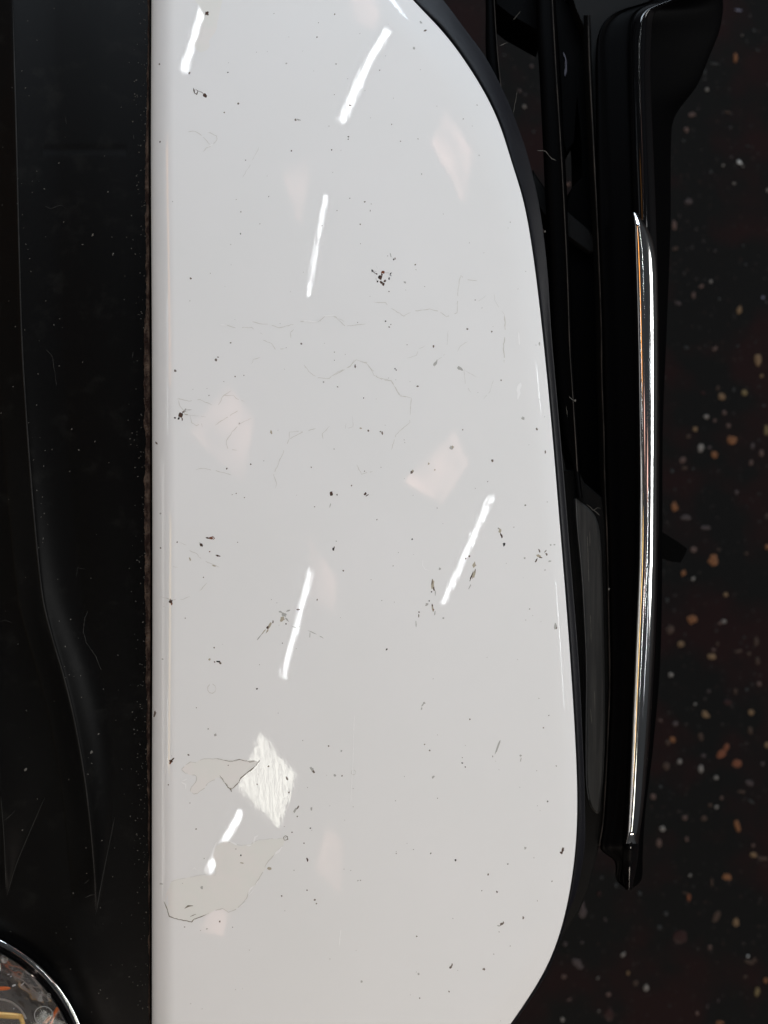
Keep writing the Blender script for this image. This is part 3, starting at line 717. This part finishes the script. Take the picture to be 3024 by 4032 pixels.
# broad dull face with the oblong insert
prism('surround_face', [(2262,1850),(2276,1850),(2300,1900),(2372,1960),(2378,2000),(2392,2113),(2399,2450),(2401,2700),(2392,2940),(2374,3243),(2360,3328),(2342,3400),(2322,3490),(2280,3590),
                        (2230,3665),(2170,3760),(2120,3700),(2180,3500),(2210,3200),(2180,2400),(2150,1850)], -0.0135, 0.02, M_frame, bumper, 6, 0)
prism('oblong_insert', [(2262,1957),(2285,1975),(2325,2005),(2352,2045),(2366,2120),(2374,2350),(2381,2650),(2383,2900),(2376,3060),(2366,3140),(2362,3205),(2340,3200),(2318,3160),(2307,3080),(2305,2900),(2307,2650),
                        (2300,2450),(2288,2250),(2272,2090),(2262,2000)], -0.0105, 0.003, M_inset, bumper, 7, 1, 9e-4)
IL = [(1965,2267),(2060,2272),(2250,2290),(2450,2302),(2650,2309),(2900,2307),(3080,2309),(3150,2318)]
loft('insert_edge', [(off(IL, -2.5), -.0112), (IL, -.0096), (off(IL, 3), -.0108)], 1965, 3150, 120, mat('edge_highlight', (.05, .05, .05), .3, .5), bumper, 3)  # paler strip paints the highlight along the insert's left edge
for pts in [[(2313,2110),(2318,2290)], [(2322,2090),(2323,2150)], [(2325,2420),(2328,2530)], [(2340,2720),(2342,2790)], [(2325,2790),(2330,2850)], [(2318,3090),(2320,3110)]]:
    a_, b_ = ribbon_geo(pts, 2.0, 0, .3, 9, 2, lambda u, v, e: P(u, v, -.0102 + body(v) + ZR)); from_py('insert_scratch', a_, b_, M_dust, bumper)
# gloss black moulding
HL = [(-200,2700),(0,2560),(40,2440),(80,2385),(120,2362),(160,2352),(250,2347),(900,2356),(1300,2372),(1706,2384),(2113,2396),(2696,2406),(2939,2397),(3243,2378),(3330,2364),(3352,2372),(3390,2420),(3467,2428),(3504,2470)]
HR = [(-200,2880),(0,2843),(119,2823),(220,2786),(340,2738),(450,2662),(520,2644),(900,2640),(1300,2625),(1700,2610),(2200,2608),(2600,2600),(2940,2572),(3210,2540),(3379,2530),(3430,2530),(3474,2520),(3504,2480)]
RD = [(-200,2860),(-40,2720),(0,2620),(15,2572),(35,2530),(60,2507),(100,2494),(180,2487),(300,2487),(600,2495),(840,2503),(1200,2508),(1500,2512),(1900,2516),(2200,2513),(2500,2503),(2800,2490),(3080,2478),(3300,2466),(3400,2462),(3504,2475)]
RDR = [(-200,2870),(-40,2765),(0,2670),(35,2590),(60,2570),(100,2562),(300,2556),(840,2575),(1200,2584),(1900,2586),(2200,2582),(2500,2572),(2800,2556),(3080,2534),(3300,2508),(3400,2500),(3504,2478)]
HTOP = [(3330, 0), (3504, -.012)]
def zc(z): return [(-200, z), (3330, z), (3400, z - .008), (3504, z - .012)]
loft('moulding_face', [(off(HL, 4), zc(-.032)), (HL, zc(-.0125)), (off(HL, [(0, 20), (500, 60), (3300, 40), (3504, 3)]), zc(-.0118)), (off(RD, -12), zc(-.0102)), (off(RD, -6), zc(-.0140))], -190, 3503, 300, M_bar, bumper, 5)
loft('gloss_moulding', [(off(RD, -13), zc(-.0140)), (off(RD, -10), zc(-.0102)), (RD, zc(-.0075)), ([(v, (interp(RD, v)+interp(RDR, v))/2) for v, _ in RDR], zc(-.0045)),
                        (RDR, zc(-.0085)), (off(RDR, 8), zc(-.0115)), (off(RDR, 10), zc(-.018))], -190, 3503, 380, M_gloss, bumper, 5)
loft('moulding_flank', [(off(RDR, 2), zc(-.0140)), (off(RDR, 7), zc(-.0112)), (off(HR, -12), zc(-.030)), (HR, zc(-.036)), (off(HR, -6), zc(-.05))], -190, 3503, 380, M_bar, bumper, 5)
# chrome strip with its slanted top end
CL = [(838,2489),(1000,2494),(1200,2500),(1500,2506),(1900,2511),(2200,2509),(2500,2498),(2800,2486),(3080,2475),(3320,2462)]
CRR = [(838,2506),(850,2519),(870,2536),(900,2552),(950,2571),(1010,2582),(1100,2588),(1400,2591),(1700,2590),(2000,2588),(2200,2586),(2500,2576),(2800,2560),(3000,2546),(3200,2530),(3320,2512)]
rows = []
for i in range(420):
    v = 838 + (3322 - 838) * i / 419
    l, r2 = interp(CL, v), interp(CRR, v)
    env = min(1.0, 0.55 + (v - 838) / 110) * min(1.0, 0.35 + (3322 - v) / 60)
    row = []
    for j in range(31):
        a = math.pi * j / 30
        t = (1 - math.cos(a)) / 2
        hgt = math.sin(a) ** 0.8
        row.append(P(l + (r2 - l) * t, v, -.0068 + .0050 * hgt * env + body(v) + ZR))
    row = [row[0] + Vector((0, 0, -.003))] + row + [row[-1] + Vector((0, 0, -.003))]
    rows.append(row)
grid('chrome_strip', rows, M_chrome, bumper)
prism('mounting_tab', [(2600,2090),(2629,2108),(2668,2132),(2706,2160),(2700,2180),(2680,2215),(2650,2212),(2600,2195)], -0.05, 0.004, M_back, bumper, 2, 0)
# fluff caught in the grille
GH = [([(2115,592),(2150,595),(2160,612),(2172,625),(2190,632)], 2.6), ([(1968,180),(1998,168)], 3), ([(2020,80),(2050,45)], 1.6), ([(2022,445),(2036,360)], 1.5),
      ([(2240,1560),(2258,1578),(2268,1580)], 3), ([(2235,1640),(2230,1600)], 1.4), ([(2310,1985),(2362,2030)], 2), ([(2335,2010),(2352,2000),(2366,2002)], 1.6)]
for pts, wd in GH:
    a_, b_ = ribbon_geo(pts, wd, 0, 1.2, 9, 3, lambda u, v, e: P(u, v, -.0078 + body(v) + ZR)); from_py('dust_hair', a_, b_, M_dust, bumper)
for u, v in [(2264,1577),(2145,912),(2397,2320)]:
    vs, fs = [], []; flat_blob(u, v, 4, 5, .4, lambda a, b, e=0: P(a, b, -.0076 + e + body(b) + ZR), 8); from_py('lint', vs, fs, M_dust, bumper)

# ---------------------------------------------------------------- speckled floor
ZF = -0.36
M_floor = mat('dark_terrazzo', (0.006, 0.006, 0.006), 0.6, 0.05)
vec = coords(M_floor)
f1 = noise(M_floor, vec, 14, 3, 0.5)
base = ramp(M_floor, f1, [(0.46, (0.0046, 0.0047, 0.0046)), (0.60, (0.0098, 0.0046, 0.0046))])
vo = nd(M_floor, 'ShaderNodeTexVoronoi', feature='F1'); vo.inputs['Scale'].default_value = 210; lk(M_floor, vec, vo.inputs['Vector'])
mr = nd(M_floor, 'ShaderNodeMapRange'); mr.inputs['From Min'].default_value = 0.30; mr.inputs['From Max'].default_value = 0.14
lk(M_floor, vo.outputs['Distance'], mr.inputs[0])
sep = nd(M_floor, 'ShaderNodeSeparateColor'); lk(M_floor, vo.outputs['Color'], sep.inputs[0])
th = nd(M_floor, 'ShaderNodeMapRange'); th.inputs['From Min'].default_value = 0.62; th.inputs['From Max'].default_value = 1.0
lk(M_floor, sep.outputs[0], th.inputs[0])
mu = nd(M_floor, 'ShaderNodeMath', operation='MULTIPLY'); lk(M_floor, mr.outputs[0], mu.inputs[0]); lk(M_floor, th.outputs[0], mu.inputs[1])
sc_c = ramp(M_floor, sep.outputs[1], [(0.0, (0.02, 0.02, 0.02)), (0.5, (0.022, 0.014, 0.012)), (1.0, (0.016, 0.017, 0.017))])
mxx = nd(M_floor, 'ShaderNodeMix', data_type='RGBA'); lk(M_floor, mu.outputs[0], mxx.inputs[0]); lk(M_floor, base, mxx.inputs[6]); lk(M_floor, sc_c, mxx.inputs[7])
lk(M_floor, mxx.outputs[2], bsdf(M_floor).inputs['Base Color'])
floor = from_py('floor', [(-5, -5, ZF), (5, -5, ZF), (5, 5, ZF), (-5, 5, ZF)], [(0, 1, 2, 3)], M_floor)
floor['kind'] = 'structure'; floor['label'] = 'dark terrazzo floor with scattered coloured stone chips'
def chipmat(n, c):
    c = tuple(x * 0.70 for x in c); m = mat(n, c, 0.55, 0.15)
    f_ = noise(m, coords(m), 400, 3)
    lk(m, ramp(m, f_, [(0.3, tuple(x * .75 for x in c)), (0.7, tuple(x * 1.2 for x in c))]), bsdf(m).inputs['Base Color']); return m
KM = {'o': chipmat('orange_stone', (0.1664, 0.0697, 0.0286)), 't': chipmat('tan_stone', (0.1540, 0.0970, 0.0509)), 'd': chipmat('dull_brown_stone', (0.0490, 0.0306, 0.0227)), 'w': chipmat('pale_stone', (0.1823, 0.1674, 0.1525)),
      'W': chipmat('white_stone', (0.4650, 0.4700, 0.4600)), 'p': chipmat('pinkish_stone', (0.0869, 0.0547, 0.0463)), 'g': chipmat('grey_stone', (0.0343, 0.0358, 0.0358)), 'y': chipmat('golden_stone', (0.1496, 0.1099, 0.0504)),
      'r': chipmat('red_stone', (0.0223, 0.0074, 0.0069)), 'm': chipmat('mauve_stone', (0.0537, 0.0413, 0.0413)), 'q': chipmat('rust_stone', (0.1433, 0.0491, 0.0233)), 'b': chipmat('bluish_stone', (0.1418, 0.1467, 0.2013))}
FC_ = """2724,2438,42,42,0,o 2639,2480,38,36,0,d 2680,2535,30,28,0,t 2850,2447,20,20,0,w 2836,2454,18,14,0,p 2801,2586,42,26,8,t 2809,2559,18,14,0,p 2825,2536,14,20,0,d 2978,2525,20,42,0,d
2982,2602,18,32,0,d 2908,2565,36,14,-15,d 2948,2574,18,18,0,d 2641,2657,20,20,0,w 2790,2721,18,14,0,m 2988,2693,20,22,0,p 2895,2722,16,28,-15,d 2940,2715,16,16,0,g 2737,2772,12,12,0,w 2865,2765,34,26,0,r
2778,2812,26,44,-40,t 2601,2836,20,12,30,p 2659,2850,26,20,0,m 2957,2805,28,28,0,t 2649,2912,26,26,0,o 2630,2924,26,24,0,d 2760,2901,22,36,-20,d 2953,2877,18,36,-10,d 2841,2968,36,46,35,q 2858,2944,26,42,35,q
2901,3006,40,34,0,q 2677,2998,22,20,0,w 2759,3027,24,34,0,w 2770,2975,24,16,20,m 2624,3018,32,36,0,d 2819,3062,20,18,0,w 2951,3083,36,24,30,m 2919,3118,42,14,10,d 2572,3136,24,26,0,p 2600,3098,16,14,0,g
2841,3141,14,20,0,p 2796,3170,18,18,0,d 2821,3177,18,16,0,w 2957,3156,34,10,35,g 3020,2933,20,26,0,t 3002,3007,18,20,0,m 2608,3264,26,26,0,w 2696,3220,24,22,0,p 2771,3222,28,24,0,d 2903,3252,24,58,-20,o
2704,3304,14,26,-10,p 2595,3319,22,36,0,p 2967,3366,34,20,15,t 3004,3381,44,18,5,d 2965,3329,14,16,0,p 2863,3453,40,28,5,o 2803,3473,12,40,0,d 2717,3446,12,14,0,w 2712,3533,18,34,-10,q 2698,3515,28,8,20,d
2518,3518,18,16,0,g 2426,3486,16,20,0,g 2369,3456,14,14,0,g 2294,3592,30,50,0,m 2293,3566,18,40,0,m 2359,3518,14,24,0,r 2384,3622,8,22,-30,m 2622,3597,20,18,0,g 2597,3652,20,18,0,g 2898,3632,28,38,0,t
2821,3607,30,60,20,d 2453,3759,16,26,45,w 2270,3790,44,36,20,m 2282,3806,34,22,10,m 2220,3846,24,18,0,p 2473,3831,14,18,0,t 2354,3851,8,16,40,w 2503,3870,26,24,0,d 2543,3890,24,30,0,w 2396,3915,22,20,0,p
2794,3729,18,26,0,p 2945,3764,8,14,30,W 2950,3788,40,18,20,d 2970,3780,20,22,0,d 2982,3905,20,44,10,y 3015,3860,20,24,0,o 2935,3846,18,14,0,d 2828,3940,8,18,0,m 2786,3962,8,26,10,m 2744,3990,16,20,0,p
2836,4027,40,14,0,o 2399,3995,40,60,0,r 2359,3980,8,10,0,w 2215,4014,16,18,0,w 2240,3935,30,8,-25,p 2677,3687,66,60,0,r 2225,3716,18,20,0,m 2292,3711,14,12,0,m 2911,639,15,25,-45,W 2925,655,8,8,0,w
2847,652,10,11,0,w 2798,677,12,22,0,g 2890,722,14,8,0,w 2712,794,34,28,0,m 2655,888,22,42,0,p 2659,980,28,16,-20,d 2799,1109,12,18,30,w 2762,1127,26,14,-25,p 2730,1162,16,30,10,p 2669,1194,28,18,15,m
3004,1172,14,12,0,b 2911,1221,22,34,10,t 2831,1177,12,14,0,g 2814,1373,26,16,-35,p 2702,1370,24,12,20,g 2903,1363,18,8,-35,g 2985,1418,34,50,0,t 2998,1480,14,16,0,t 2931,1547,26,26,0,y 2841,1562,34,30,0,t
2826,1529,14,22,0,d 2888,1534,12,20,20,g 2767,1547,26,12,15,r 2781,1641,22,22,0,w 2851,1626,22,22,0,p 2814,1656,14,16,0,p 2737,1689,20,22,0,t 2868,1676,18,18,0,p 3008,1597,14,14,0,g 3022,749,12,18,0,w
2935,1042,12,12,0,g 2926,968,10,10,0,g 2759,1764,24,38,12,w 2793,1762,22,14,0,m 2883,1732,42,38,0,o 2814,1790,32,32,0,o 2688,1811,30,28,0,p 3017,1694,18,50,0,y 2962,1756,20,28,0,m 2998,1784,20,36,5,p
2957,1822,20,26,0,p 2710,1717,20,20,0,d 2695,1843,26,14,0,d 2729,1846,14,10,0,g 2646,1856,14,18,0,g 2656,1995,26,46,-15,o 2701,2038,44,24,0,m 2778,2078,40,18,0,m 2900,1938,18,22,0,m 2729,2164,28,26,0,p
2808,2207,44,50,10,o 2690,2256,22,26,20,o 2729,2279,16,20,30,w 2857,2341,20,20,0,t 2829,2164,12,14,0,d 2938,2179,16,14,0,d 3020,2153,20,22,0,o 3020,2032,18,22,0,d 2626,2363,14,20,0,g 2784,1643,14,14,0,p
2895,227,19,42,5,o 2813,252,44,11,8,g 2775,286,10,30,5,g 2784,353,20,16,40,w 2774,313,18,8,0,g 2969,120,12,20,0,g 2908,41,30,11,10,b 2724,453,32,20,-15,p 2702,512,20,26,0,p 2863,442,30,10,10,d 2983,199,24,9,20,g
2922,140,6,10,-30,w 2691,555,16,10,0,g 2942,576,14,10,0,g 2034,116,30,30,0,d 2052,98,14,22,0,m 2093,260,18,15,0,m 2046,357,20,12,35,m 2065,420,13,16,0,w 2100,520,12,14,0,g 2276,702,22,20,0,w 2235,726,26,14,-15,p
2104,178,14,12,0,g 1985,218,14,12,0,g"""
for tok in FC_.split():
    u, v, a, b, an, kx = tok.split(','); u, v, a, b, an = map(float, (u, v, a, b, an))
    rr = random.Random(int(u * 3 + v)); n = 11; vs, fs = [], []
    an = math.radians(an); kk = S * (CAMZ - ZF) / CAMZ
    c0 = P(u, v, ZF)
    ring = []
    for i in range(n):
        t = 2*math.pi*i/n; q = rr.uniform(.78, 1.16)
        x, y = a/2*q*math.cos(t)*kk*0.92, b/2*q*math.sin(t)*kk*0.92
        ring.append((x*math.cos(an) - y*math.sin(an), -(x*math.sin(an) + y*math.cos(an))))
    vs = [(0, 0, .0007)] + [(x*.7, y*.7, .0006) for x, y in ring] + [(x, y, .0001) for x, y in ring]
    for i in range(n):
        j = (i+1) % n
        fs += [(0, 1+j, 1+i), (1+i, 1+j, 1+n+j, 1+n+i)]
    o = from_py('stone_chip', vs, fs, KM[kx], floor); o.location = (c0.x, c0.y, ZF)
# fine grit between the chips: one part
vs, fs = [], []; r = random.Random(5)
for i in range(280):
    v = r.uniform(-100, 4150); u = r.uniform(2180, 3060) if v > 3200 else r.uniform(2600, 3060) if v > 500 else r.choice([r.uniform(1950, 2300), r.uniform(2650, 3060)])
    c0 = P(u, v, ZF); s = r.choice([3, 4, 4, 5, 7]) * S * 2; o_ = len(vs)
    vs.append((c0.x, c0.y, ZF + .0006))
    for i2 in range(6):
        t = i2 * math.pi / 3; q = r.uniform(.6, 1.2)
        vs.append((c0.x + s*q*math.cos(t), c0.y + s*q*math.sin(t), ZF + .0002))
    for i2 in range(6): fs.append((o_, o_+1+i2, o_+1+(i2+1) % 6))
o = from_py('fine_grit', vs, fs, chipmat('fine_grit', (.020, .015, .014)), floor); o['kind'] = 'stuff'

# ---------------------------------------------------------------- translucent roof sheets seen as pale quads in the paint
def skylight(pts, L, color, stripes=0.0):
    q = [mirror_hit(a, b) for a, b in pts]
    m = bpy.data.materials.new('translucent_roof_sheet'); m.use_nodes = True
    nt = m.node_tree; nt.nodes.clear()
    out = nt.nodes.new('ShaderNodeOutputMaterial'); em = nt.nodes.new('ShaderNodeEmission')
    em.inputs[0].default_value = (*color, 1); em.inputs[1].default_value = L
    nt.links.new(em.outputs[0], out.inputs[0])
    if stripes:
        g = nt.nodes.new('ShaderNodeNewGeometry'); wv_ = nt.nodes.new('ShaderNodeTexWave'); wv_.inputs['Scale'].default_value = 4.2
        wv_.inputs['Distortion'].default_value = 0.6; wv_.inputs['Detail'].default_value = 2
        mp = nt.nodes.new('ShaderNodeMapping'); mp.inputs['Rotation'].default_value = (0, 0, math.radians(-8))
        nt.links.new(g.outputs['Position'], mp.inputs['Vector']); nt.links.new(mp.outputs[0], wv_.inputs['Vector'])
        mr_ = nt.nodes.new('ShaderNodeMapRange'); mr_.inputs['To Min'].default_value = L * (1 - stripes); mr_.inputs['To Max'].default_value = L * (1 + stripes)
        nt.links.new(wv_.outputs['Fac'], mr_.inputs[0]); nt.links.new(mr_.outputs[0], em.inputs[1])
    else:
        g = nt.nodes.new('ShaderNodeNewGeometry'); nz = nt.nodes.new('ShaderNodeTexNoise'); nz.inputs['Scale'].default_value = 3.2
        nt.links.new(g.outputs['Position'], nz.inputs['Vector'])
        mr_ = nt.nodes.new('ShaderNodeMapRange'); mr_.inputs['From Min'].default_value = 0.32; mr_.inputs['From Max'].default_value = 0.68
        mr_.inputs['To Min'].default_value = L * 0.25; mr_.inputs['To Max'].default_value = L * 1.25
        nt.links.new(nz.outputs['Fac'], mr_.inputs[0]); nt.links.new(mr_.outputs[0], em.inputs[1])
    print('sky', [tuple(round(c, 2) for c in x) for x in q])
    lo = [Vector(x) for x in q]; hi = [x + Vector((0, 0, .03)) for x in lo]
    n = len(q)
    fs = [tuple(range(n)), tuple(range(2*n-1, n-1, -1))] + [(i, (i+1) % n, n+(i+1) % n, n+i) for i in range(n)]
    o_ = from_py('roof_skylight', lo + hi, fs, m)
    o_['kind'] = 'structure'
    return o_
s = skylight([(1025,2890),(1165,3060),(1098,3262),(936,3100)], 7.0, (1.0, 1.0, 0.88), .6)
s['label'] = 'bright translucent roof sheet overhead'
for i, (pts, L) in enumerate([([(1755,430),(1860,600),(1828,790),(1700,560)], 1.7), ([(1205,620),(1215,700),(1180,880),(1115,690)], 1.3), ([(900,1520),(995,1640),(960,1900),(740,1700)], 1.2),
               ([(1790,1700),(1845,1830),(1740,1985),(1590,1895)], 1.9), ([(1215,2110),(1325,2280),(1320,2420),(1225,2350)], 1.3), ([(1290,3260),(1352,3330),(1340,3520),(1240,3420)], 1.4),
               ([(830,3560),(900,3590),(880,3690),(790,3660)], 1.2), ([(1380,-60),(1480,-40),(1470,110),(1390,60)], 1.2)]):
    s = skylight(pts, L * 1.75, (1.0, 0.60, 0.50))
    s['label'] = 'dim pinkish translucent roof sheet overhead'
